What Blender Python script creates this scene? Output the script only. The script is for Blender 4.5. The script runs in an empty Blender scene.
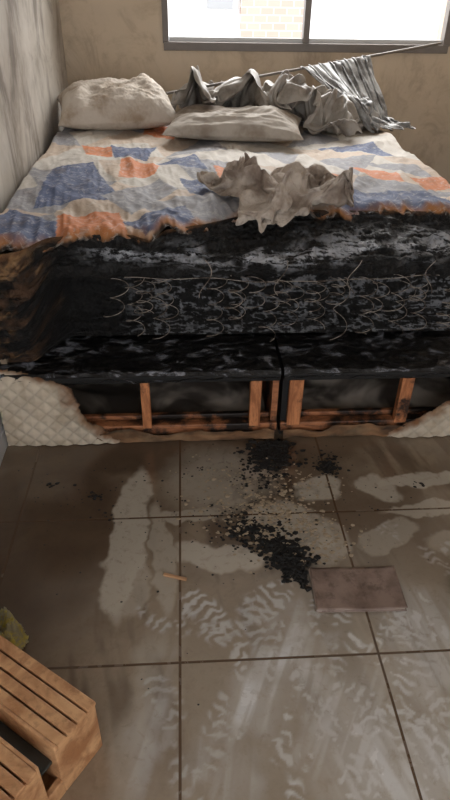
import bpy, math, random, time
import numpy as np
from mathutils import Vector, Matrix
random.seed(7)
S=bpy.context.scene
COL=S.collection
try:
    S.view_settings.view_transform='Standard'; S.view_settings.look='None'
except Exception: pass

# ---------------- noise helpers (numpy) ----------------
def vnoise(x,y,seed=0):
    r=np.random.RandomState(seed).rand(256,256)
    xi=np.floor(x).astype(int); yi=np.floor(y).astype(int)
    fx=x-xi; fy=y-yi; fx=fx*fx*(3-2*fx); fy=fy*fy*(3-2*fy)
    a=r[xi%256,yi%256]; b=r[(xi+1)%256,yi%256]; c=r[xi%256,(yi+1)%256]; d=r[(xi+1)%256,(yi+1)%256]
    return (a*(1-fx)+b*fx)*(1-fy)+(c*(1-fx)+d*fx)*fy
def fbm(x,y,seed=0,o=4,g=.5):
    s=0;a=1;t=0
    for i in range(o):
        s=s+a*vnoise(x*2**i+17.3*i,y*2**i+5.1*i,seed+i); t+=a; a*=g
    return s/t
def ridge(x,y,seed=0,o=3,g=.5):
    s=0;a=1;t=0
    for i in range(o):
        s=s+a*(1-np.abs(2*vnoise(x*2**i+9.7*i,y*2**i+3.3*i,seed+i)-1)); t+=a; a*=g
    return s/t
def sm(e0,e1,x):
    t=np.clip((x-e0)/(e1-e0),0,1); return t*t*(3-2*t)
def ell(x,y,cx,cy,rx,ry,ang=0):
    c,s=math.cos(ang),math.sin(ang); dx=x-cx; dy=y-cy
    return np.sqrt(((dx*c+dy*s)/rx)**2+((-dx*s+dy*c)/ry)**2)

# ---------------- mesh helpers ----------------
def link(o,parent=None):
    COL.objects.link(o)
    if parent is not None: o.parent=parent
    return o
def empty(name,loc=(0,0,0)):
    e=bpy.data.objects.new(name,None); e.empty_display_size=.1; COL.objects.link(e); return e
def mesh(name,V,Fc,mat,parent=None,smooth=False,attr=None):
    m=bpy.data.meshes.new(name); m.from_pydata([tuple(map(float,v)) for v in V],[],[tuple(map(int,f)) for f in Fc]); m.update()
    if attr is not None:
        for k,a in attr.items():
            ca=m.color_attributes.new(k,'FLOAT_COLOR','POINT')
            arr=np.ones((len(V),4),dtype=np.float32); arr[:,:a.shape[1]]=a
            ca.data.foreach_set('color',arr.ravel())
    if smooth: m.polygons.foreach_set('use_smooth',[True]*len(m.polygons))
    if mat: m.materials.append(mat)
    return link(bpy.data.objects.new(name,m),parent)
def grid(name,P,mat,parent=None,attr=None,mask=None,smooth=True):
    ny,nx=P.shape[:2]
    idx=np.arange(ny*nx).reshape(ny,nx)
    f=np.stack([idx[:-1,:-1],idx[:-1,1:],idx[1:,1:],idx[1:,:-1]],-1)
    if mask is not None:
        k=mask[:-1,:-1]&mask[:-1,1:]&mask[1:,1:]&mask[1:,:-1]; f=f[k]
    f=f.reshape(-1,4); V=P.reshape(-1,3)
    if mask is not None:
        used=np.unique(f); re=-np.ones(len(V),int); re[used]=np.arange(len(used)); f=re[f]; V=V[used]
        if attr: attr={k:a.reshape(-1,a.shape[-1])[used] for k,a in attr.items()}
    elif attr: attr={k:a.reshape(-1,a.shape[-1]) for k,a in attr.items()}
    return mesh(name,V,f,mat,parent,smooth,attr)
def box(name,x0,x1,y0,y1,z0,z1,mat,parent=None,bev=0,M=None):
    V=[(x,y,z) for x in(x0,x1) for y in(y0,y1) for z in(z0,z1)]
    if M is not None: V=[tuple(M@Vector(v)) for v in V]
    Fc=[(0,1,3,2),(4,6,7,5),(0,4,5,1),(2,3,7,6),(0,2,6,4),(1,5,7,3)]
    o=mesh(name,V,Fc,mat,parent)
    if bev:
        b=o.modifiers.new('b','BEVEL'); b.width=bev; b.segments=2
    return o
def tube(name,paths,r,mat,parent=None,res=2):
    cu=bpy.data.curves.new(name,'CURVE'); cu.dimensions='3D'; cu.bevel_depth=r; cu.bevel_resolution=res; cu.use_fill_caps=True
    for p in paths:
        s=cu.splines.new('POLY'); s.points.add(len(p)-1)
        for i,q in enumerate(p): s.points[i].co=(q[0],q[1],q[2],1)
    cu.materials.append(mat)
    return link(bpy.data.objects.new(name,cu),parent)

# ---------------- material helpers ----------------
class MB:
    def __init__(s,name):
        s.m=bpy.data.materials.new(name); s.m.use_nodes=True; s.t=s.m.node_tree; s.b=s.t.nodes['Principled BSDF']
        s.tc=s.t.nodes.new('ShaderNodeTexCoord')
    def n(s,ty,**k):
        o=s.t.nodes.new(ty)
        for a,v in k.items(): setattr(o,a,v)
        return o
    def put(s,sock,v):
        if isinstance(v,bpy.types.NodeSocket): s.t.links.new(v,sock)
        else:
            if isinstance(v,tuple) and len(v)==3 and sock.type=='RGBA': v=(*v,1)
            sock.default_value=v
    def noise(s,scale,detail=4,rough=.55,vec=None,dist=0,stretch=None):
        o=s.n('ShaderNodeTexNoise'); o.inputs['Scale'].default_value=scale; o.inputs['Detail'].default_value=detail
        o.inputs['Roughness'].default_value=rough; o.inputs['Distortion'].default_value=dist
        v=vec or s.tc.outputs['Object']
        if stretch:
            mp=s.n('ShaderNodeMapping'); mp.inputs['Scale'].default_value=stretch; s.t.links.new(v,mp.inputs[0]); v=mp.outputs[0]
        s.t.links.new(v,o.inputs['Vector']); return o.outputs['Fac']
    def ramp(s,v,a,b,lo=0.,hi=1.):
        o=s.n('ShaderNodeMapRange'); o.interpolation_type='SMOOTHSTEP'; s.put(o.inputs[0],v)
        for i,q in zip((1,2,3,4),(a,b,lo,hi)): o.inputs[i].default_value=q
        return o.outputs[0]
    def mix(s,f,a,b):
        o=s.n('ShaderNodeMix'); o.data_type='RGBA'; s.put(o.inputs[0],f); s.put(o.inputs[6],a); s.put(o.inputs[7],b); return o.outputs[2]
    def math(s,op,a,b=0.):
        o=s.n('ShaderNodeMath'); o.operation=op; s.put(o.inputs[0],a); s.put(o.inputs[1],b); return o.outputs[0]
    def attr(s,name):
        o=s.n('ShaderNodeVertexColor'); o.layer_name=name
        sp=s.n('ShaderNodeSeparateColor'); s.t.links.new(o.outputs[0],sp.inputs[0]); return o.outputs[0],sp.outputs
    def bump(s,h,st=.3,dist=.01,prev=None):
        o=s.n('ShaderNodeBump'); o.inputs['Strength'].default_value=st; o.inputs['Distance'].default_value=dist
        s.put(o.inputs['Height'],h)
        if prev is not None: s.t.links.new(prev,o.inputs['Normal'])
        return o.outputs[0]
    def out(s,col=None,rough=None,norm=None,**k):
        if col is not None: s.put(s.b.inputs['Base Color'],col)
        if rough is not None: s.put(s.b.inputs['Roughness'],rough)
        if norm is not None: s.put(s.b.inputs['Normal'],norm)
        for a,v in k.items(): s.put(s.b.inputs[a.replace('_',' ')],v)
        return s.m
def lin(r,g,b): return tuple((c/255/12.92 if c<10 else ((c/255+.055)/1.055)**2.4) for c in (r,g,b))

# materials
def mat_wall(name,c1,c2,soot,dark,am=.6):
    b=MB(name); n=b.noise(1.6,5,.6); n2=b.noise(5,6,.65,dist=.6); n3=b.noise(60,3); n4=b.noise(2.2,6,.7,dist=1.5,stretch=(1,1,.5))
    c=b.mix(b.ramp(n,.35,.68),c1,c2)
    c=b.mix(b.math('MULTIPLY',b.ramp(n2,.48,.72),.5),c,soot)
    c=b.mix(b.math('MULTIPLY',b.ramp(n4,.48,.66),am),c,dark)
    return b.out(c,b.ramp(n2,.3,.7,.5,.75),b.bump(n3,.15,.002))
M_wallL=mat_wall('sooty_paint_left',lin(174,165,153),lin(212,206,197),lin(122,111,98),lin(104,93,82),.75)
M_wallB=mat_wall('sooty_paint_back',lin(202,183,158),lin(192,175,153),lin(140,123,104),lin(142,124,105))
M_ceil=mat_wall('ceiling_paint',lin(225,222,218),lin(210,205,198),lin(170,160,150),lin(190,180,170))
def simple(name,c,r=.6,var=.0,scale=20,**k):
    b=MB(name); n=b.noise(scale,4)
    c2=tuple(x*(1-var) for x in c)
    return b.out(b.mix(n,c,c2),r,**k)
M_frame=simple('window_frame_paint',lin(122,114,108),.5,.3)
M_alu=simple('aluminium',lin(200,200,200),.35,.1)
M_base=simple('baseboard_paint',lin(190,192,196),.45,.15)

b=MB('floor_tile'); 
pos=b.tc.outputs['Object']; sx=b.n('ShaderNodeSeparateXYZ'); b.t.links.new(pos,sx.inputs[0])
def gl(v,off):
    a=b.math('DIVIDE',b.math('SUBTRACT',v,off),.499); f=b.math('FRACT',b.math('ADD',a,20.5)); return b.math('ABSOLUTE',b.math('SUBTRACT',f,.5))
gx=gl(sx.outputs[0],-.036); gy=gl(sx.outputs[1],.89)
gm=b.math('MINIMUM',gx,gy); grout=b.ramp(gm,.0045,.0085,1,0)
raw,(R,G,B_)=b.attr('paint'); raw2,(K,W_,_u)=b.attr('stain')
nA=b.noise(3.5,6,.6,dist=.4); nB=b.noise(38,6,.7,dist=.5); nC=b.noise(160,3)
tile=b.mix(b.ramp(nA,.3,.7),lin(132,116,98),lin(155,140,122))
tile=b.mix(b.math('MULTIPLY',b.ramp(nB,.45,.75),.35),tile,lin(104,86,68))
sootc=b.mix(nB,lin(60,45,35),lin(88,69,53))
c=b.mix(b.math('MULTIPLY',G,b.ramp(nA,.25,.6,.65,.95)),tile,sootc)
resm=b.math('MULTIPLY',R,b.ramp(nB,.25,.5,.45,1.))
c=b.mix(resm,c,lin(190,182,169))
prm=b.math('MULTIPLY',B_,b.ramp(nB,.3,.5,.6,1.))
c=b.mix(prm,c,lin(220,221,222))  # near-white colour imitates the wet sheen of prints and streaks
c=b.mix(b.math('MULTIPLY',K,b.ramp(nB,.3,.6,1.,.5)),c,lin(14,12,11))
c=b.mix(grout,c,lin(88,68,50))
ro=b.math('ADD',b.ramp(nA,.3,.7,.10,.26),b.math('MULTIPLY',b.math('MAXIMUM',grout,prm),.06))
nm=b.bump(b.math('SUBTRACT',b.math('MULTIPLY',nC,.04),grout),.35,.003)
M_floor=b.out(c,ro,nm,IOR=1.7)

b=MB('printed_fabric'); raw,_=b.attr('col'); n=b.noise(40,5,.7,dist=.8); n2=b.noise(9,4,.6); sp=b.noise(240,2,.5)
c=b.mix(b.ramp(n,.5,.66,0,.6),raw,b.mix(.6,raw,lin(215,212,208)))
c=b.mix(b.math('MULTIPLY',b.ramp(n2,.52,.76),.5),c,lin(112,98,84))
M_sheet=b.out(c,.75,b.bump(n2,.3,.025,b.bump(sp,.15,.002)))

b=MB('charred_foam'); raw,_=b.attr('col'); rw,(SH,_a,_b)=b.attr('shine'); n=b.noise(26,6,.7,dist=.8); n2=b.noise(110,5,.65); vv=b.n('ShaderNodeTexVoronoi'); vv.inputs['Scale'].default_value=45; b.t.links.new(pos if False else b.tc.outputs['Object'],vv.inputs[0])
c=b.mix(b.ramp(n,.45,.7,.0,.6),raw,lin(9,8,8))
fl=b.math('MULTIPLY',b.ramp(n2,.60,.70,0,.5),SH); c=b.mix(fl,c,lin(120,120,124))  # pale specks painted in as glints where the char shines
rr=b.mix(b.math('MULTIPLY',SH,b.ramp(n,.42,.58)),(.8,.8,.8),(.3,.3,.3))
M_char=b.out(c,rr,b.bump(n,.9,.02,b.bump(n2,.7,.005,b.bump(vv.outputs[0],.4,.006))))

b=MB('charred_deck'); n=b.noise(20,6,.7,dist=.8,stretch=(.6,1,1)); n2=b.noise(90,4,.6)
M_deck=b.out(b.mix(b.ramp(n,.53,.62),lin(14,12,12),lin(126,128,136)),b.ramp(n,.35,.6,.6,.25),b.bump(n,.8,.015,b.bump(n2,.5,.003)))  # whitish gloss flecks painted into the black deck colour

def woodmat(name,c1,c2,charc,camt,stretch):
    b=MB(name); n=b.noise(9,5,.6,dist=1.2,stretch=stretch); n2=b.noise(7,5,.65); n3=b.noise(60,4,.6,stretch=stretch)
    c=b.mix(b.ramp(n,.35,.65),c1,c2); c=b.mix(b.math('MULTIPLY',b.ramp(n3,.5,.7),.4),c,tuple(x*.5 for x in c2))
    c=b.mix(b.ramp(n2,camt,camt+.13),charc,c) if camt>0 else c
    return b.out(c,.55,b.bump(n3,.3,.003))
M_woodz=woodmat('scorched_pine_post',lin(205,136,90),lin(150,92,56),lin(40,24,16),.38,(3,3,.6))
M_woodx=woodmat('scorched_pine_rail',lin(180,118,78),lin(120,74,48),lin(30,20,14),.46,(.6,3,3))
M_black=simple('charcoal',lin(16,14,14),.7,.5,40)
b=MB('steel_wire'); n=b.noise(30,3); M_wire=b.out(b.mix(b.ramp(n,.42,.62),lin(166,156,146),lin(92,78,66)),.5,None,Metallic=.2)
b=MB('quilted_fabric'); raw,_=b.attr('col'); n=b.noise(12,4); n2=b.noise(300,2)
M_quilt=b.out(b.mix(b.ramp(n,.4,.75,0,.4),raw,lin(150,128,100)),.85,b.bump(n2,.2,.001))
b=MB('grey_liner_fabric'); n=b.noise(5,3,.5,dist=.5); M_liner=b.out(b.mix(b.ramp(n,.38,.6),lin(138,128,118),lin(54,46,40)),.8,b.bump(n,.3,.03))

b=MB('pillow_ticking'); n=b.noise(7,4,.6); v=b.n('ShaderNodeTexVoronoi'); v.inputs['Scale'].default_value=60; b.t.links.new(b.tc.outputs['Object'],v.inputs[0])
M_pil1=b.out(b.mix(b.ramp(n,.42,.72),lin(202,192,180),lin(156,136,114)),.85,b.bump(v.outputs[0],.6,.004,b.bump(n,.3,.03)))
b=MB('pillow_cotton'); n=b.noise(6,4,.6); n2=b.noise(25,4)
M_pil2=b.out(b.mix(b.ramp(n,.38,.68),lin(190,182,172),lin(140,126,112)),.8,b.bump(n2,.3,.01))
b=MB('satin_curtain'); n=b.noise(10,5,.6)
M_curt=b.out(b.mix(b.ramp(n,.4,.7),lin(160,153,144),lin(112,102,92)),.45,b.bump(n,.3,.01))
b=MB('silver_curtain'); n=b.noise(10,5,.6)
M_curt2=b.out(b.mix(b.ramp(n,.4,.65),lin(160,159,157),lin(84,80,77)),.45,b.bump(n,.3,.01))
b=MB('waffle_knit'); v=b.n('ShaderNodeTexVoronoi'); v.inputs['Scale'].default_value=95; b.t.links.new(b.tc.outputs['Object'],v.inputs[0]); n=b.noise(9,4)
M_knit=b.out(b.mix(b.ramp(n,.40,.66),lin(192,180,168),lin(126,110,98)),.85,b.bump(v.outputs[0],.8,.004))

# ---------------- room shell ----------------
XL,XR,YB,YF,ZC=-.665,1.75,4.05,-2.2,2.6
WX0,WX1,WZ0,WZ1=-.08,1.53,1.08,2.2
def wallmesh(name,boxes,mat):
    V=[];Fc=[]
    for (x0,x1,y0,y1,z0,z1) in boxes:
        k=len(V); V+=[(x,y,z) for x in(x0,x1) for y in(y0,y1) for z in(z0,z1)]
        Fc+=[tuple(i+k for i in f) for f in [(0,1,3,2),(4,6,7,5),(0,4,5,1),(2,3,7,6),(0,2,6,4),(1,5,7,3)]]
    return mesh(name,V,Fc,mat)
wallmesh('wall_left',[(XL-.12,XL,YF,YB+.15,0,ZC)],M_wallL)
wallmesh('wall_right',[(XR,XR+.12,YF,YB+.15,0,ZC)],M_wallB)
wallmesh('wall_back',[(XL,WX0,YB,YB+.15,0,ZC),(WX1,XR,YB,YB+.15,0,ZC),(WX0,WX1,YB,YB+.15,0,WZ0),(WX0,WX1,YB,YB+.15,WZ1,ZC)],M_wallB)
wallmesh('ceiling',[(XL-.12,XR+.12,YF,YB+.15,ZC,ZC+.1)],M_ceil)
box('baseboard_left',XL,XL+.012,YF,YB,0,.07,M_base)
box('baseboard_right',XR-.012,XR,YF,YB,0,.07,M_base)
# window
w=empty('window_1')
fy0,fy1=YB-.012,YB+.05
box('frame_bottom',WX0-.02,WX1+.02,fy0-.01,fy1,WZ0-.035,WZ0+.008,M_frame,w,.003)
box('frame_top',WX0-.02,WX1+.02,fy0,fy1,WZ1-.03,WZ1+.03,M_frame,w)
box('frame_left',WX0-.025,WX0+.008,fy0,fy1,WZ0,WZ1,M_frame,w)
box('frame_right',WX1-.012,WX1+.03,fy0,fy1,WZ0,WZ1,M_frame,w)
box('sash_mullion',.695,.730,fy0,fy1,WZ0,WZ1,M_frame,w)
box('sash_rail_left',WX0+.01,.70,YB+.01,YB+.04,WZ0,WZ0+.03,M_alu,w)
box('sash_rail_right',.72,WX1-.01,YB+.01,YB+.04,WZ0,WZ0+.03,M_alu,w)
# outside
b=MB('neighbour_brick'); br=b.n('ShaderNodeTexBrick'); br.inputs['Scale'].default_value=3.; b.put(br.inputs['Color1'],lin(174,150,138)); b.put(br.inputs['Color2'],lin(180,158,146)); b.put(br.inputs['Mortar'],lin(200,188,178))
mp=b.n('ShaderNodeMapping'); mp.inputs['Rotation'].default_value=(math.pi/2,0,0); b.t.links.new(b.tc.outputs['Object'],mp.inputs[0]); b.t.links.new(mp.outputs[0],br.inputs[0])
M_brick=b.out(br.outputs[0],.8)
M_white=simple('white_render',lin(238,238,240),.8,.05)
nb=empty('neighbour_building')
box('facade_white',-4,7,9.2,9.6,-3,6,M_white,nb)
box('facade_brick',.75,1.55,9.1,9.2,.2,6,M_brick,nb)
for i,xx in enumerate((.28,)):
    box('window_frame_%d'%i,xx,xx+.42,9.12,9.2,1.0,2.1,M_alu,nb)
    box('window_pane_%d'%i,xx+.05,xx+.37,9.1,9.13,1.06,2.05,simple('pane%d'%i,lin(150,152,155),.2),nb)
box('ground_outside',-6,9,YB+.2,9.2,-.2,-.1,simple('pale_concrete',lin(225,225,225),.8,.1))

# ---------------- floor ----------------
xs=np.concatenate([np.linspace(XL,XL+.001,2),np.arange(XL+.005,1.25,.0038),np.linspace(1.3,XR,8)])
ys=np.concatenate([np.linspace(YF,.45,20),np.arange(.455,1.85,.0038),np.linspace(1.9,YB,16)])
Xg,Yg=np.meshgrid(xs,ys)
warp=.035*(fbm(Xg*14,Yg*14,3,4)-.5)*2; warp2=.035*(fbm(Xg*14,Yg*14,13,4)-.5)*2
xw=Xg+warp; yw=Yg+warp2
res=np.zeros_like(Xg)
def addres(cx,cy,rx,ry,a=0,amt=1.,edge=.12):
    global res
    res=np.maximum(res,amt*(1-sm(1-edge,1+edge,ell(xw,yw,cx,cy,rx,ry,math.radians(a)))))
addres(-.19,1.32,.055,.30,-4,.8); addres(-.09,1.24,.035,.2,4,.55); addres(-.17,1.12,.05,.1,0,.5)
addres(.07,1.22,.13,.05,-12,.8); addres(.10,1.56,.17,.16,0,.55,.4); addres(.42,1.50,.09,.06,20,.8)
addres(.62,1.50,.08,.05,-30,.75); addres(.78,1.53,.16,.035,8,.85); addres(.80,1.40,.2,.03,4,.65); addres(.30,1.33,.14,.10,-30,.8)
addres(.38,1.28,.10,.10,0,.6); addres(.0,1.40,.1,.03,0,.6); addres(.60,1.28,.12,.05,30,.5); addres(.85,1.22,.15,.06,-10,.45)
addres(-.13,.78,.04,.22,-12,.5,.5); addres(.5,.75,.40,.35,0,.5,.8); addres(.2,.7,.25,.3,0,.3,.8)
soot=sm(.35,.6,fbm(Xg*2.5,Yg*2.5,40,4))*.65*sm(.9,1.4,Yg)
soot=np.maximum(soot,.95*(1-sm(.6,1.3,ell(xw,yw,-.45,1.35,.28,.45))))
soot=np.maximum(soot,.9*(1-sm(.6,1.2,ell(xw,yw,-.1,1.7,.7,.14))))
soot=np.maximum(soot,.8*(1-sm(.7,1.1,ell(xw,yw,.22,1.30,.22,.16,-.6)))*sm(.35,.55,fbm(Xg*18,Yg*18,60,3)))
soot=np.maximum(soot,.6*sm(.5,.66,fbm(Xg*16+3*Yg,Yg*3,44,4))*sm(.5,.9,Yg))
burn=np.maximum.reduce([(1-sm(.7,1.15,ell(xw,yw,.28,1.71,.085,.11))),(1-sm(.7,1.15,ell(xw,yw,.475,1.605,.03,.022))),
  (1-sm(.75,1.1,ell(xw,yw,.285,1.20,.095,.038,-.95))),(1-sm(.75,1.1,ell(xw,yw,.21,1.295,.085,.03,-.6)))*sm(.4,.5,fbm(Xg*30,Yg*30,61,3)),
  .9*(1-sm(.6,1.1,ell(xw,yw,.27,1.54,.08,.15)))*sm(.46,.54,fbm(Xg*24,Yg*24,62,3)),
  .5*(1-sm(.3,1.1,ell(xw,yw,.26,1.45,.2,.45)))*sm(.48,.6,fbm(Xg*20,Yg*20,63,3))])
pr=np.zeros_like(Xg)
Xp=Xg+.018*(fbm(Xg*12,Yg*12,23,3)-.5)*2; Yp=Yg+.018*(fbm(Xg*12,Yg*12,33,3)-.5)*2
# muddled wet tread marks, sheen painted as pale colour: broken squiggles inside sole outlines
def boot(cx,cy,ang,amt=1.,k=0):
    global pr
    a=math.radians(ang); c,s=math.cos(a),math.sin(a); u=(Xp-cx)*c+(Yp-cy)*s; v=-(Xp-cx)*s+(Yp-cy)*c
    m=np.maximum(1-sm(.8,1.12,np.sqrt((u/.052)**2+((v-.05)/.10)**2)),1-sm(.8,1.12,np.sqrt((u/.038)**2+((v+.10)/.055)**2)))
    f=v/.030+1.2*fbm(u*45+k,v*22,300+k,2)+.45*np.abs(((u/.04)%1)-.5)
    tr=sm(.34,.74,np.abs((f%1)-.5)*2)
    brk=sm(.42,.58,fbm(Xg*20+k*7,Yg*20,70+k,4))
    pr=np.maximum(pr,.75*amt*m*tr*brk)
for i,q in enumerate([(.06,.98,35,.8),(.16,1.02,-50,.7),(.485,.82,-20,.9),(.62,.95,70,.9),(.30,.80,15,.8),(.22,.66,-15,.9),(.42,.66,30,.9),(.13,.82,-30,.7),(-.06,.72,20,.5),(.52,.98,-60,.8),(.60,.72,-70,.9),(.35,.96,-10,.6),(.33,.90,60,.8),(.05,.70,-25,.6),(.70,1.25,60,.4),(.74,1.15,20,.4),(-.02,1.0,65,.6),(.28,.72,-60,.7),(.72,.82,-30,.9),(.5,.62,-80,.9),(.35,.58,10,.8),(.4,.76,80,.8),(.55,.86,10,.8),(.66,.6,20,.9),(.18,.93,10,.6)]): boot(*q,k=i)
def streak(cx,cy,rx,ry,a,amt,k):  # smeared wet streaks, their sheen painted pale
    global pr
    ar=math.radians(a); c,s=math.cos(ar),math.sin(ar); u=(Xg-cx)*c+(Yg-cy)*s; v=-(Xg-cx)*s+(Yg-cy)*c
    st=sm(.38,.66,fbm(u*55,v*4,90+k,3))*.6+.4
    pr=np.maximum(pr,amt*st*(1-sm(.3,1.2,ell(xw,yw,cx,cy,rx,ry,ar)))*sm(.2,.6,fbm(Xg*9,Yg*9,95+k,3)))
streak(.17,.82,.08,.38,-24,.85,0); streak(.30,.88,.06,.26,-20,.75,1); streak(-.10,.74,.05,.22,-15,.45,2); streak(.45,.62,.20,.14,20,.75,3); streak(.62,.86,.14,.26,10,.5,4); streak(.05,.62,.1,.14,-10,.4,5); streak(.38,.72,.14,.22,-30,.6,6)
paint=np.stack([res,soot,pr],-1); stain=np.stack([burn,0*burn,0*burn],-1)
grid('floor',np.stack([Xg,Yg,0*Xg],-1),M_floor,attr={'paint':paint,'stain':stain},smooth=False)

# ---------------- bed bases ----------------
def interp(pts,x): return np.interp(x,[p[0] for p in pts],[p[1] for p in pts])
BY0,BY1,BH=1.78,3.84,.275
def quilt_panel(name,keep,x0,x1,parent,flip=False):
    top=.305
    xs=np.arange(x0,x1,.0035); zs=np.arange(.004,top,.0035); X,Zz=np.meshgrid(xs,zs)
    jag=.022*(fbm(X*22,Zz*22,5,4,.6)-.5)*2
    lim=keep(Zz)+jag
    d=(lim-X) if not flip else (X-lim)
    mask=d>0
    q=np.minimum(np.abs(((X+Zz)/.055)%1-.5),np.abs(((X-Zz)/.055)%1-.5))*2
    yy=BY0-.006-.009*np.sqrt(np.clip(q,0,1))-.02*fbm(X*6,Zz*6,8)+.02*(1-sm(0,.04,d))*fbm(X*20,Zz*20,9)+.03*sm(.24,.305,Zz)
    sc=sm(0,.07,d+.05*(fbm(X*30,Zz*30,11)-.5)); cr=np.array(lin(210,197,178)); bn=np.array(lin(118,80,50)); bl=np.array(lin(24,16,12))
    dirty=((.62 if flip else .72)+.4*fbm(X*12,Zz*12,14))[...,None]
    cc=cr*dirty*sc[...,None]+bn*(1-sc[...,None]); s2=sm(0,.012,d)[...,None]; cc=cc*s2+bl*(1-s2)
    cc=cc*(.85+.15*sm(0,.35,q))[...,None]
    grid(name,np.stack([X,yy,Zz],-1),M_quilt,parent,attr={'col':cc},mask=mask)
def bed_base(name,x0,x1,posts,keep,flip):
    e=empty(name)
    box('top_rail',x0,x1,BY0,BY0+.03,BH-.028,BH-.002,M_black,e,.003)
    box('bottom_rail',x0,x1,BY0+.005,BY0+.045,.022,.062,M_woodx,e,.004)
    box('bottom_rail_inner',x0,x1,BY0+.05,BY0+.07,.05,.075,M_woodx,e,.003)
    box('rear_rail',x0,x1,BY1-.03,BY1,0,BH-.01,M_woodx,e)
    for i,(p,wd) in enumerate(posts):
        box('post_%d'%i,p-wd/2,p+wd/2,BY0+.004,BY0+.034,.05,BH-.026,M_woodz,e,.003)
    for i,p in enumerate((x0+.012,x1-.012)):
        box('side_rail_%d'%i,p-.011,p+.011,BY0+.02,BY1,0,BH-.01,M_woodx if i else M_black,e)
    for i,yy in enumerate((2.2,2.7,3.2)):
        box('cross_slat_%d'%i,x0,x1,yy,yy+.03,.17,BH-.01,M_black,e)
    xs=np.linspace(x0,x1,150); ys=np.concatenate([np.linspace(BY0-.006,2.1,80),np.linspace(2.2,BY1,8)]); X,Yy=np.meshgrid(xs,ys)
    z=BH+.008+.022*(ridge(X*10,Yy*14,21,4,.6)-.5)
    z=np.where(Yy<BY0+.004,z-.012-.04*fbm(X*14,Yy*3,4)**1.5,z)
    grid('charred_deck',np.stack([X,Yy+.01*(fbm(X*20,Yy*20,33)-.5),z],-1),M_deck,e)
    xs=np.linspace(x0+.03,x1-.03,90); t=np.linspace(0,1,50); X,T=np.meshgrid(xs,t)
    yy=BY0+.09+.45*T; z=.03+.11*T+.05*np.sin(X*8+1.5*T+1)*T+.035*(ridge(X*4+T*3,T*2,31,2)-.5)
    grid('sagging_liner',np.stack([X,yy,np.clip(z,.012,.22)],-1),M_liner,e)
    xs=np.linspace(x0+.01,x1-.01,300); t=np.linspace(0,1,10); X,T=np.meshgrid(xs,t)
    top=.02+.05*fbm(X*9,0*X,51,4)**1.3; z=.004+T*top; yy=BY0-.004-.016*fbm(X*18,T*3,52)
    cc=np.array(lin(130,94,64))*(fbm(X*15,T*2,53)[...,None]**1.5)*1.6
    grid('burnt_strip',np.stack([X,yy,z],-1),M_quilt,e,attr={'col':cc})
    quilt_panel('quilted_front',keep,x0,x1,e,flip)
    ys=np.arange(BY0,BY1,.02); zs=np.arange(.004,BH,.01); Yy,Zz=np.meshgrid(ys,zs)
    xo=x0-.004 if not flip else x1+.004
    cc=np.ones(Yy.shape+(3,))*np.array(lin(210,200,186))
    grid('quilted_side',np.stack([xo+0*Yy,Yy,Zz],-1),M_quilt,e,attr={'col':cc})
    return e
kL=lambda z: interp([(0,-.24),(.02,-.25),(.05,-.30),(.10,-.35),(.15,-.37),(.20,-.39),(.25,-.41),(.28,-.50),(.295,-.58),(.305,-.64)],z)
bed_base('bed_base',-.648,.318,[(-.152,.032),(.235,.04)],kL,False)
kR=lambda z: interp([(0,.70),(.03,.74),(.06,.80),(.10,.86),(.15,.91),(.19,.96),(.24,1.05),(.27,1.10),(.305,1.12)],z)
bed_base('bed_base',.330,1.10,[(.378,.05),(.775,.045)],kR,True)

# ---------------- burnt mattress ----------------
MX0,MX1=-.63,1.06
EDGE=[(-.63,1.74),(-.44,1.83),(-.26,1.87),(-.16,1.85),(-.11,1.80),(-.06,1.90),(.06,1.95),(.165,2.02),(.36,2.10),(.53,2.09),(.915,2.07),(1.06,2.06)]
mt=empty('burned_mattress')
xs=np.linspace(MX0,MX1,600)
edge=interp(EDGE,xs)
tt=np.linspace(0,1,250)
X,T=np.meshgrid(xs,tt)
E=np.broadcast_to(edge,X.shape)
leftw=1-sm(-.52,-.40,X+.10*(fbm(X*6,T*5,77,3)-.5))
def P(t,a): return np.interp(t,[0,.12,.36,.43,.55,.85,1.],a)
zz=P(T,[.735,.70,.635,.60,.60,.36,.305])
yfront=P(T,[0,0,1.87,1.88,2.09,2.11,2.02])
k=sm(0,.36,T)
Yy=np.where(T<.36,(E+.02)*(1-k)+1.87*k,yfront)
Yl=np.interp(T,[0,.1,.4,.7,1.],[1.76,1.74,1.77,1.80,1.84]); Yy=Yy*(1-leftw)+Yl*leftw
zl=np.interp(T,[0,.1,.4,.7,1.],[.72,.66,.52,.40,.305]); zz=zz*(1-leftw)+zl*leftw
d1=ridge(X*8,T*7,81,6,.6)-.55; d2=ridge(X*8+2*T,T*18,91,5,.6)-.55; d3=fbm(X*45,T*36,95,3)-.5
lower=sm(.40,.5,T)*(1-leftw)
Yy=Yy-(.06*d1*(1-.5*lower)+.022*d3)*sm(0,.08,T)*(1-sm(.96,1,T)); zz=zz+(.038*d2*(1-.5*lower)+.012*d3)*sm(0,.05,T)*(1-sm(.93,1,T))
zz=zz-.02*np.exp(-((T-.42)/.04)**2)*(fbm(X*20,0*X,99,3))*(1-leftw)
heat=sm(.46,.62,fbm(X*11,T*8,101,4,.6)+.18*leftw-.05)
col=np.ones(X.shape+(3,))*np.array(lin(15,13,13))
brown=np.array(lin(80,56,38)); tan=np.array(lin(150,116,80))
f2=sm(.56,.7,fbm(X*16,T*14,111,4,.6))[...,None]
lw=(leftw*heat)[...,None]; col=col*(1-lw)+(brown*(1-f2)+tan*f2)*lw
em=((1-sm(.01,.06,T+.05*(fbm(X*12,T*2,5)-.5)))*(.6))[...,None]; col=col*(1-em)+np.array(lin(120,82,48))*em
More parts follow.
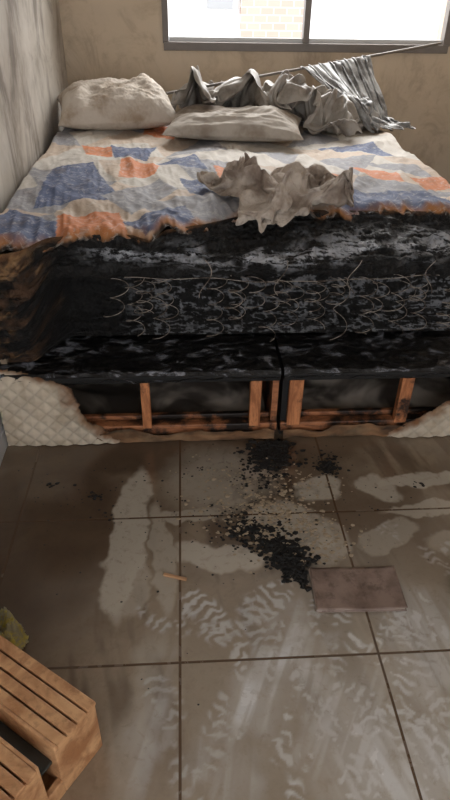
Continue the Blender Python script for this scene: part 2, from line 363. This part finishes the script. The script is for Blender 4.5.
glint=sm(.58,.68,ridge(X*18,T*50,121,5,.7))*np.exp(-((T-.26-.05*np.sin(X*6))/.09)**2)*sm(-.38,-.2,X)*sm(.36,.52,fbm(X*8,T*10,131,3))  # glints on the wet char, painted as blue-white colour
glint=np.maximum(glint,.35*sm(.70,.78,ridge(X*22,T*40,141,4,.65))*sm(-.3,-.1,X)*sm(.5,.6,T))
col=col*(1-glint[...,None])+np.array(lin(194,197,204))*glint[...,None]
shine=np.stack([(1-sm(.36,.44,T))*(.3+.7*sm(.4,.6,fbm(X*8,T*12,151,3)))]*3,-1)
grid('charred_front',np.stack([X,Yy,zz],-1),M_char,mt,attr={'col':col,'shine':shine})
M_tick=simple('mattress_ticking',lin(150,132,112),.85,.3,12)
box('core_side_left',MX0,MX0+.02,2.0,3.84,.31,.70,M_tick,mt)
box('core_side_right',MX1-.02,MX1,2.05,3.84,.31,.70,M_tick,mt)
box('core_back',MX0,MX1,3.82,3.84,.31,.70,M_tick,mt)
box('core_block',MX0+.02,MX1-.02,2.22,3.82,.31,.69,M_black,mt)
box('side_char_left',MX0,MX0+.02,1.82,2.0,.31,.69,M_tick,mt)
paths=[]
rs=random.Random(3)
def coil(cx,cy,z0,z1,r,turns,tilt=0,lean=0):
    p=[]; N=int(turns*20)
    for i in range(N+1):
        t=i/N; a=t*turns*2*math.pi+cx*40; rr=r*(.8+.45*abs(2*t-1))
        p.append((cx+rr*math.cos(a)+lean*t,cy+rr*math.sin(a)*.9+tilt*t,z0+(z1-z0)*t))
    return p
for row,(yb,z0,z1) in enumerate(((1.895,.44,.585),(1.985,.33,.55))):
    for i in range(14):
        x=-.24+.095*i+.047*row+rs.uniform(-.014,.014)
        if x>1.03 or rs.random()<.10: continue
        paths.append(coil(x,yb+rs.uniform(-.02,.02),z0+rs.uniform(-.05,.04),z1+rs.uniform(-.04,.01),.029,rs.choice([2.,2.6,3.4]) ,rs.uniform(-.02,.02),rs.uniform(-.04,.04)))
def wob(x0,x1,y,z,am,seed):
    return [(x0+(x1-x0)*t, y+.010*math.sin(9*t+seed)+.006*math.sin(31*t+seed), z+am*math.sin(7*t+seed)+am*.5*math.sin(23*t+2*seed)) for t in np.linspace(0,1,60)]
paths+=[wob(-.2,1.02,1.862,.588,.005,1)]
for i in range(4):
    x=.05+.25*i+rs.uniform(-.03,.03); paths.append([(x+.02*math.sin(t*5+i),1.83+.01*math.cos(t*4+i),.665-.12*t) for t in np.linspace(0,1,14)])
tube('bare_springs',paths,.0012,M_wire,mt)

# ---------------- printed sheet ----------------
PAL={'b':lin(88,100,132),'o':lin(210,132,86),'g':lin(152,152,157),'p':lin(198,180,162),'w':lin(202,196,187),'n':lin(84,88,108)}
nx,ny=430,460
xs=np.linspace(MX0-.012,MX1+.012,nx); v=np.linspace(0,1,ny)**1.15
X,V=np.meshgrid(xs,v)
jag=.05*(fbm(X*13,0*X,201,5,.7)-.5)*2
E=interp(EDGE,X)+jag
Yy=E+(3.85-E)*V; dist=Yy-E
xw2=X+.006*(fbm(X*40,Yy*40,7,2)-.5); yw2=Yy
s=.30; rx=(xw2*math.cos(.35)+yw2*math.sin(.35))/s; ry=(-xw2*math.sin(.35)+yw2*math.cos(.35))/s
ci=np.floor(rx).astype(int); cj=np.floor(ry).astype(int); fx=rx-ci; fyy=ry-cj
tri=np.where((ci+cj)%2==0,(fx>fyy),(fx+fyy>1)).astype(int)
h=((ci*73+cj*151+tri*37)*2654435761%1009)%10
keys=['p','g','p','w','g','w','p','g','w','p']
col=np.zeros(X.shape+(3,))
for i,kk in enumerate(keys): col[h==i]=PAL[kk]
def poly(pts,kk):
    m=np.ones(X.shape,bool); nP=len(pts)
    ar=sum(pts[i][0]*pts[(i+1)%nP][1]-pts[(i+1)%nP][0]*pts[i][1] for i in range(nP)); sg=1 if ar>0 else -1
    for i in range(nP):
        a=pts[i];c=pts[(i+1)%nP]; m&=sg*((c[0]-a[0])*(yw2-a[1])-(c[1]-a[1])*(xw2-a[0]))>=0
    col[m]=PAL[kk]
poly([(-.53,2.62),(-.38,2.72),(-.22,2.2),(-.52,2.15)],'b'); poly([(-.60,2.15),(-.40,1.98),(-.38,1.80),(-.63,1.72)],'b'); poly([(-.30,2.25),(-.10,2.5),(-.02,2.35),(-.18,2.05)],'g')
poly([(-.02,2.52),(.20,2.48),(.20,2.22),(.02,2.28)],'b'); poly([(-.34,3.05),(-.12,3.0),(-.16,2.78),(-.30,2.82)],'b'); poly([(.50,2.35),(.95,2.25),(.98,2.05),(.55,2.08)],'b')
poly([(-.12,2.75),(.05,2.85),(.10,2.62)],'b'); poly([(.30,2.95),(.52,2.9),(.46,2.68)],'g'); poly([(.75,2.75),(1.0,2.7),(1.0,2.5)],'g'); poly([(-.2,1.98),(0,2.15),(.05,1.92),(-.12,1.85)],'b'); poly([(.6,3.0),(.9,3.1),(.95,2.85)],'b')
poly([(-.47,3.05),(-.33,3.02),(-.31,2.84),(-.43,2.88)],'o'); poly([(-.27,2.80),(-.10,2.72),(-.12,2.58),(-.26,2.52)],'o'); poly([(-.42,2.05),(-.22,2.08),(-.17,1.84),(-.40,1.86)],'o'); poly([(-.2,3.5),(-.02,3.45),(-.05,3.15),(-.2,3.3)],'o')
poly([(.68,2.62),(.88,2.6),(.86,2.42),(.74,2.46)],'o'); poly([(.90,2.50),(1.07,2.52),(1.07,2.38),(.93,2.36)],'o'); poly([(.12,2.66),(.24,2.62),(.22,2.42),(.14,2.45)],'o'); poly([(.55,2.58),(.66,2.5),(.6,2.42)],'o')
shade=.82+.28*fbm(X*4,Yy*4,8,3); col=col*shade[...,None]
sc=(1-sm(.0,.075,dist+.07*(fbm(X*14,Yy*14,9,3)-.5)))[...,None]; col=col*(1-sc)+np.array(lin(168,112,62))*sc
sc=(1-sm(.0,.018,dist+.03*(fbm(X*30,Yy*30,19,3)-.5)))[...,None]; col=col*(1-sc)+np.array(lin(34,22,14))*sc
wr=ridge(X*3.5+.8*np.sin(Yy*3),Yy*1.6,211,4,.5)
wr2=ridge(X*12+1.5*Yy,Yy*3,221,3,.55); wr3=ridge(X*5-2*Yy,Yy*2.5+X,223,3,.5)
z=.740+.036*(wr-.6)+.020*(wr2-.6)*(.7+1.6*np.exp(-dist*4))+.022*(wr3-.6)
z-=.035*np.exp(-dist/.03)*(fbm(X*8,0*X,231)+.2)
z+=.03*np.exp(-((dist-.05)/.05)**2)*(vnoise(X*9,0*X,232)-.3)
side=np.minimum(X-MX0,MX1-X)+.012
z-=.05*(1-sm(0,.03,side))
z=np.maximum(z,.60)
sheet=grid('patterned_bedsheet',np.stack([X,Yy,z],-1),M_sheet,attr={'col':col})

# ---------------- pillows ----------------
def pillow(name,c,w,d,h,rz,mat,seed,tilt=0.,lump=.02):
    N=70; u=np.linspace(-1,1,N); U,Vv=np.meshgrid(u,u)
    prof=np.clip((1-np.abs(U)**2.4)*(1-np.abs(Vv)**2.4),0,1)**.5
    pinch=1-.07*(1-np.abs(U)**2)*np.abs(Vv)**3
    pin2=1-.07*(1-np.abs(Vv)**2)*np.abs(U)**3
    nn=(fbm(U*1.6+5,Vv*1.6,seed,4)-.5)*2; fo=(ridge(U*2.5,Vv*4,seed+5,4,.55)-.5)
    R=Matrix.Rotation(rz,4,'Z')@Matrix.Rotation(tilt,4,'X')
    V=[];Fc=[]
    for sgn in (1,-1):
        z=sgn*prof*h/2*(1+.45*nn*(sgn>0))+ (lump*fo*prof if sgn>0 else 0)
        if sgn<0: z=z*.55
        P=np.stack([U*w/2*pin2,Vv*d/2*pinch,z],-1).reshape(-1,3)
        k=len(V); V+=[tuple(R@Vector(p)+Vector(c)) for p in P]
        for j in range(N-1):
            for i in range(N-1):
                a=k+j*N+i; f=(a,a+1,a+N+1,a+N); Fc.append(f if sgn>0 else f[::-1])
    return mesh(name,V,Fc,mat,None,True)
pl1=pillow('pillow',(-.34,3.50,.822),.60,.46,.25,.16,M_pil1,302,.12,.05)
pl2=pillow('pillow',(.25,3.20,.800),.66,.38,.16,-.14,M_pil2,311,.06,.03)

# ---------------- simulated cloths ----------------
col_bed=box('col_bed',-1.,1.6,2.01,4.2,.60,.752,None)
col_front=box('col_front',-1.,1.6,1.80,2.02,.50,.68,None)
def add_col(o):
    m=o.modifiers.new('col','COLLISION'); o.collision.thickness_outer=.004; o.collision.cloth_friction=25; o.collision.damping=.5
def simcloth(name,P,mat,frames,pin=None,parent=None,bend=.15,mass=.25,solid=.002):
    o=grid(name,P,mat,parent)
    if pin is not None:
        g=o.vertex_groups.new(name='pin'); g.add([int(i) for i in pin],1.,'REPLACE')
    m=o.modifiers.new('cloth','CLOTH'); st=m.settings
    st.quality=4; st.mass=mass; st.tension_stiffness=15; st.compression_stiffness=15; st.shear_stiffness=8; st.bending_stiffness=bend; st.air_damping=1.5
    st.tension_damping=10; st.compression_damping=10; st.shear_damping=10
    if pin is not None: st.vertex_group_mass='pin'
    cs=m.collision_settings; cs.distance_min=.004; cs.use_self_collision=True; cs.self_distance_min=.005; cs.collision_quality=2; cs.self_friction=8
    m.point_cache.frame_start=1; m.point_cache.frame_end=frames+1
    for f in range(1,frames+1): S.frame_set(f)
    dg=bpy.context.evaluated_depsgraph_get(); ev=o.evaluated_get(dg); me=bpy.data.meshes.new_from_object(ev)
    o.modifiers.clear(); old=o.data; o.data=me; bpy.data.meshes.remove(old)
    if solid:
        s=o.modifiers.new('s','SOLIDIFY'); s.thickness=solid; s.offset=0
    sb=o.modifiers.new('sub','SUBSURF'); sb.levels=2; sb.render_levels=2
    S.frame_set(1)
    return o
def crumple(cx,cy,w,d,z0,amp,fr,seed,nx,ny,rot=0,dome=0.,zf=1.5):
    u=np.linspace(-.5,.5,nx); v=np.linspace(-.5,.5,ny); U,Vv=np.meshgrid(u,v)
    a=U*w*fr; b_=Vv*d*fr
    nz=(ridge(a+9,b_+9,seed,3,.5)-.55)*2; nxx=(fbm(a+19,b_+9,seed+10,2)-.5)*2; nyy=(fbm(a+9,b_+29,seed+20,2)-.5)*2
    x=U*w+amp*1.0*nxx; y=Vv*d+amp*1.0*nyy
    z=z0+amp*zf*nz+dome*(1-4*(U**2+Vv**2))
    x,y=x*math.cos(rot)-y*math.sin(rot),x*math.sin(rot)+y*math.cos(rot)
    return np.stack([cx+x,cy+y,z],-1)
add_col(col_bed); add_col(col_front)
towel=simcloth('crumpled_knit_towel',crumple(.33,2.19,.44,.44,.86,.095,9,17,50,50,.25,.04,1.4),M_knit,23,bend=.08,mass=.3)
add_col(pl1); add_col(pl2)
ct=empty('fallen_curtain')
heapc=simcloth('curtain_heap',crumple(.48,3.44,1.06,.50,1.04,.13,8,21,88,48,-.22,.05),M_curt,24,bend=.08,parent=ct)
add_col(heapc)
A=Vector((-.11,3.46,.90)); B=Vector((1.49,4.0,1.10))
nxp,nyp=90,36
tt=np.linspace(0,1,nxp); ss=np.linspace(0,1,nyp); Tt,Ss=np.meshgrid(tt,ss)
rt=.46+.25*Tt
rx=A.x+(B.x-A.x)*rt; ry=A.y+(B.y-A.y)*rt; rz=A.z+(B.z-A.z)*rt
ph=Tt*2*math.pi*8+1.0*np.sin(Tt*11); am=.03
P_=np.stack([rx+.012*np.cos(ph)+.14*Ss,ry-.02+am*np.sin(ph)*(1+.3*Ss)-.58*Ss,rz+.012+.06*Ss],-1)
pleats=simcloth('curtain_pleats',P_,M_curt2,26,pin=list(range(nxp)),bend=.1,parent=ct)
for o in (heapc,pl1,pl2): 
    if 'col' in o.modifiers: o.modifiers.remove(o.modifiers['col'])
bpy.data.objects.remove(col_bed); bpy.data.objects.remove(col_front)
tube('curtain_rod',[[tuple(A),tuple(B)]],.007,simple('rod_metal',lin(120,112,104),.4,.3),ct,3)

# ---------------- charred debris ----------------
def chunks(V,Fc,n,cx,cy,sx,sy,ang,smin,smax,seed,flat=.5):
    r=random.Random(seed); ca,sa=math.cos(ang),math.sin(ang)
    for i in range(n):
        a=r.gauss(0,1)*sx; c=r.gauss(0,1)*sy; x=cx+a*ca-c*sa; y=cy+a*sa+c*ca
        if (.322<x<.60 and 1.0<y<1.175) or y>1.755 or x<-.62: continue
        s=r.uniform(smin,smax)*(.4+.6*r.random()); k=len(V); N=6; rot=r.uniform(0,6.28)
        hh=s*flat*r.uniform(.5,1.2)
        for lvl,(rr,z) in enumerate(((.85,.0005),(1.,hh*.5),(.6,hh))):
            for j in range(N):
                th=rot+j*2*math.pi/N; q=s*rr*r.uniform(.6,1.2)
                V.append((x+q*math.cos(th),y+q*math.sin(th)*.8,z if lvl==0 else z*r.uniform(.7,1.3)))
        for l in range(2):
            for j in range(N): Fc.append((k+l*N+j,k+l*N+(j+1)%N,k+(l+1)*N+(j+1)%N,k+(l+1)*N+j))
        Fc.append(tuple(k+2*N+j for j in range(N)))
def pile(name,specs,mat):
    V=[];Fc=[]
    for s_ in specs: chunks(V,Fc,*s_)
    return mesh(name,V,Fc,mat)
pile('charred_debris',[(620,.28,1.68,.042,.05,0,.004,.014,1),(90,.24,1.56,.05,.04,0,.003,.010,2)],M_black)
pile('charred_debris',[(150,.475,1.605,.022,.018,0,.004,.012,3),(40,.49,1.66,.03,.02,0,.003,.007,33)],M_black)
pile('charred_debris',[(700,.28,1.205,.052,.026,-.9,.004,.015,4),(360,.20,1.30,.06,.035,-.5,.003,.012,5),(150,.30,1.15,.02,.015,-.9,.004,.012,6),(120,.15,1.36,.06,.04,0,.002,.007,7)],M_black)
pile('scattered_ash',[(260,.2,1.45,.24,.16,0,.001,.006,8),(90,-.4,1.5,.12,.12,0,.001,.005,9),(90,.5,1.4,.2,.15,0,.001,.005,10),(9,-.45,1.55,.02,.01,0,.004,.01,11),(16,-.31,1.49,.015,.01,0,.005,.012,12),(8,-.27,1.4,.02,.01,0,.004,.008,13),(9,.76,1.5,.012,.008,0,.005,.011,14),(60,-.2,1.2,.3,.2,0,.001,.004,15),(14,.03,1.6,.06,.02,0,.003,.007,16)],M_black)
M_flake=simple('foam_crumb',lin(176,158,134),.9,.4,60)
pile('foam_crumbs',[(360,.22,1.38,.10,.07,-.4,.003,.012,21),(200,.36,1.27,.07,.06,0,.003,.011,22),(160,.25,1.52,.10,.07,0,.002,.009,23),(60,.1,1.6,.08,.05,0,.002,.006,24),(60,.42,1.52,.06,.05,0,.002,.007,25)],M_flake)

# ---------------- booklet ----------------
bk=empty('scorched_booklet')
b=MB('booklet_cover'); n=b.noise(16,5,.6); n2=b.noise(30,5,.65); M_cov=b.out(b.mix(b.math('MULTIPLY',b.ramp(n2,.5,.68),.6),b.mix(b.ramp(n,.35,.7),lin(148,128,118),lin(116,97,88)),lin(78,62,54)),.5,b.bump(n,.2,.004))
M_page=simple('page_edges',lin(170,156,144),.8,.2)
Mb=Matrix.Translation((.455,1.085,0))@Matrix.Rotation(-.03,4,'Z')
box('pages',-.110,.116,-.066,.066,.0015,.0055,M_page,bk,0,Mb)
def cover(z,nm):
    xs=np.linspace(-.123,.120,40); ys=np.linspace(-.071,.071,20); X,Yy=np.meshgrid(xs,ys)
    up_=(z>.004)
    Zc=z+(.005*np.exp(-((X+.05)/.03)**2)+.006*(X/.12)**4+.003*(Yy/.07)**2*(X>0))*up_
    P=np.stack([X,Yy,Zc],-1); R=np.array(Mb.to_3x3()); P=P@R.T+np.array(Mb.translation)
    o=grid(nm,P,M_cov,bk); s=o.modifiers.new('s','SOLIDIFY'); s.thickness=.001
cover(.0013,'back_cover'); cover(.0068,'front_cover')
box('spine',-.126,-.110,-.071,.071,.0008,.0098,simple('spine_cloth',lin(160,144,134),.6,.2),bk,.002,Mb)
box('wood_splinter',-.034,.034,-.004,.004,.0,.007,simple('raw_stick',lin(206,160,120),.7,.4),None,.001,Matrix.Translation((-.05,1.152,0))@Matrix.Rotation(-.32,4,'Z'))

# ---------------- wooden crate ----------------
cr=empty('wooden_crate')
Mc=Matrix.Translation((-.205,.700,0))@Matrix(((-.81,-.586,0,0),(.586,-.81,0,0),(0,0,1,0),(0,0,0,1)))
M_cw=woodmat('varnished_pine',lin(208,162,118),lin(160,110,72),lin(30,20,14),0,(1,1,1))
L=.44;W=.30;Hc=.18
def cb(nm,a0,a1,b0,b1,z0,z1,mat=M_cw): return box(nm,a0,a1,b0,b1,z0,z1,mat,cr,.003,Mc)
cb('end_board',0,.016,0,.112,0,Hc-.012); cb('end_board_front',0,.016,.157,W,0,Hc-.012); cb('end_board_low',0,.016,.112,.157,0,.05)
cb('end_board_far',L-.016,L,0,W,0,Hc-.012)
for i,(b0,b1) in enumerate(((0,.024),(.028,.052),(.056,.080),(.084,.106))): cb('top_slat_%d'%i,-.004,L,b0,b1,Hc-.012,Hc)
for i,(b0,b1) in enumerate(((.160,.184),(.188,.212),(.216,.255),(.259,W))): cb('top_slat_front_%d'%i,-.004,L,b0,b1,Hc-.012,Hc)
cb('side_board_back',.016,L-.016,0,.012,0,Hc-.014); cb('side_board_front',.016,L-.016,W-.012,W,0,Hc-.014)
cb('inner_board',.0,L-.016,.106,.114,.02,Hc-.001)
cb('inner_board_front',.0,L-.016,.152,.160,.02,Hc-.001)
cb('gap_shade',.016,L-.016,.114,.152,.105,.115,simple('gap_shade_dark',lin(60,62,60),.15,.6))  # dark sheet in the slat gap, put in for its shadow
cb('bottom_board',.016,L-.016,.012,W-.012,0,.012)
# yellow rag
b=MB('yellow_rag_cloth'); n=b.noise(40,5,.7); M_yel=b.out(b.mix(b.ramp(n,.42,.56),lin(206,194,96),lin(170,166,140)),.8,b.bump(n,.8,.01))
def heap(name,x0,x1,y0,y1,base,hfun,maskfun,mat,seed,fs=(6,6),amp=.05,parent=None,res=.006):
    xs=np.arange(x0,x1,res); ys=np.arange(y0,y1,res); X,Yy=np.meshgrid(xs,ys)
    wx=.09*(fbm(X*5,Yy*5,seed+50,2)-.5)*2; wy=.09*(fbm(X*5,Yy*5,seed+60,2)-.5)*2
    m=maskfun(X+wx*.6+.03*(fbm(X*40,Yy*40,seed+9)-.5),Yy+wy*.6); r=ridge((X+wx)*fs[0],(Yy+wy)*fs[1],seed,4,.55); e=sm(0,.35,m)
    z=np.maximum(base+e*(hfun(X,Yy)+amp*(r-.45)*2)+.004,base+.003)
    return grid(name,np.stack([X,Yy,z],-1),mat,parent,mask=m>0)
heap('crumpled_yellow_rag',-.64,-.38,.88,1.10,0,lambda X,Y:.03+0*X,lambda X,Y:1-ell(X,Y,-.51,.995,.095,.06),M_yel,441,(26,26),.06,None,.003)

# ---------------- shoe at the right ----------------
sh=empty('black_shoe')
def loft(nm,rings,mat,parent):
    V=[];Fc=[];N=16
    for (y,w,z0,z1,xo) in rings:
        y-=.12
        for j in range(N):
            a=2*math.pi*j/N; V.append((.765+xo+w*math.copysign(abs(math.cos(a))**.8,math.cos(a)),y,(z0+z1)/2+(z1-z0)/2*math.copysign(abs(math.sin(a))**.7,math.sin(a))))
    for i in range(len(rings)-1):
        for j in range(N): Fc.append((i*N+j,i*N+(j+1)%N,(i+1)*N+(j+1)%N,(i+1)*N+j))
    Fc.append(tuple(range(N))); Fc.append(tuple(range((len(rings)-1)*N,len(rings)*N))); return mesh(nm,V,Fc,mat,parent,True)
loft('upper',[(.98,.02,.02,.03,0),(.99,.034,.015,.07,0),(1.03,.038,.015,.085,0),(1.08,.036,.015,.08,0),(1.13,.040,.015,.06,0),(1.18,.044,.015,.048,0),(1.22,.036,.015,.038,0),(1.24,.018,.018,.028,0)],M_black,sh)
loft('sole',[(.975,.02,0,.018,0),(.99,.038,0,.018,0),(1.08,.040,0,.018,0),(1.18,.049,0,.018,0),(1.225,.040,0,.018,0),(1.25,.02,0,.018,0)],simple('rubber_sole',lin(40,40,42),.6,.2),sh)

# ---------------- lights & camera ----------------
wd=bpy.data.worlds.new('world'); S.world=wd; wd.use_nodes=True
bg=wd.node_tree.nodes['Background']; bg.inputs[0].default_value=(.94,.96,.99,1); bg.inputs[1].default_value=3.2
def area(name,loc,rot,sx,sy,e,c):
    l=bpy.data.lights.new(name,'AREA'); l.shape='RECTANGLE'; l.size=sx; l.size_y=sy; l.energy=e; l.color=c
    o=bpy.data.objects.new(name,l); o.location=loc; o.rotation_euler=rot; COL.objects.link(o); return o
area('window_skylight',(.75,4.9,2.55),(math.radians(-55),0,0),2.4,1.4,150,(1,.985,.96))
sun=bpy.data.lights.new('sun','SUN'); sun.energy=1.; sun.angle=.02; so=bpy.data.objects.new('sun',sun); so.rotation_euler=(math.radians(32),0,math.radians(10)); COL.objects.link(so)

F=616.0
Ya=Vector((-45,425,F)).normalized(); D=Vector((-17,-890,F)); Za=-D; Za=(Za-Ya*Za.dot(Ya)).normalized(); Xa=Ya.cross(Za)
if Xa.x<0: Xa=-Xa
right=Vector((Xa.x,Ya.x,Za.x)); up=Vector((Xa.y,Ya.y,Za.y)); fwd=Vector((Xa.z,Ya.z,Za.z))
cam=bpy.data.cameras.new('camera'); co=bpy.data.objects.new('camera',cam); COL.objects.link(co)
cam.sensor_fit='VERTICAL'; cam.sensor_height=36; cam.lens=36*F/800; cam.clip_start=.02
co.matrix_world=Matrix(((right.x,up.x,-fwd.x,0),(right.y,up.y,-fwd.y,0),(right.z,up.z,-fwd.z,1.4),(0,0,0,1)))
S.camera=co
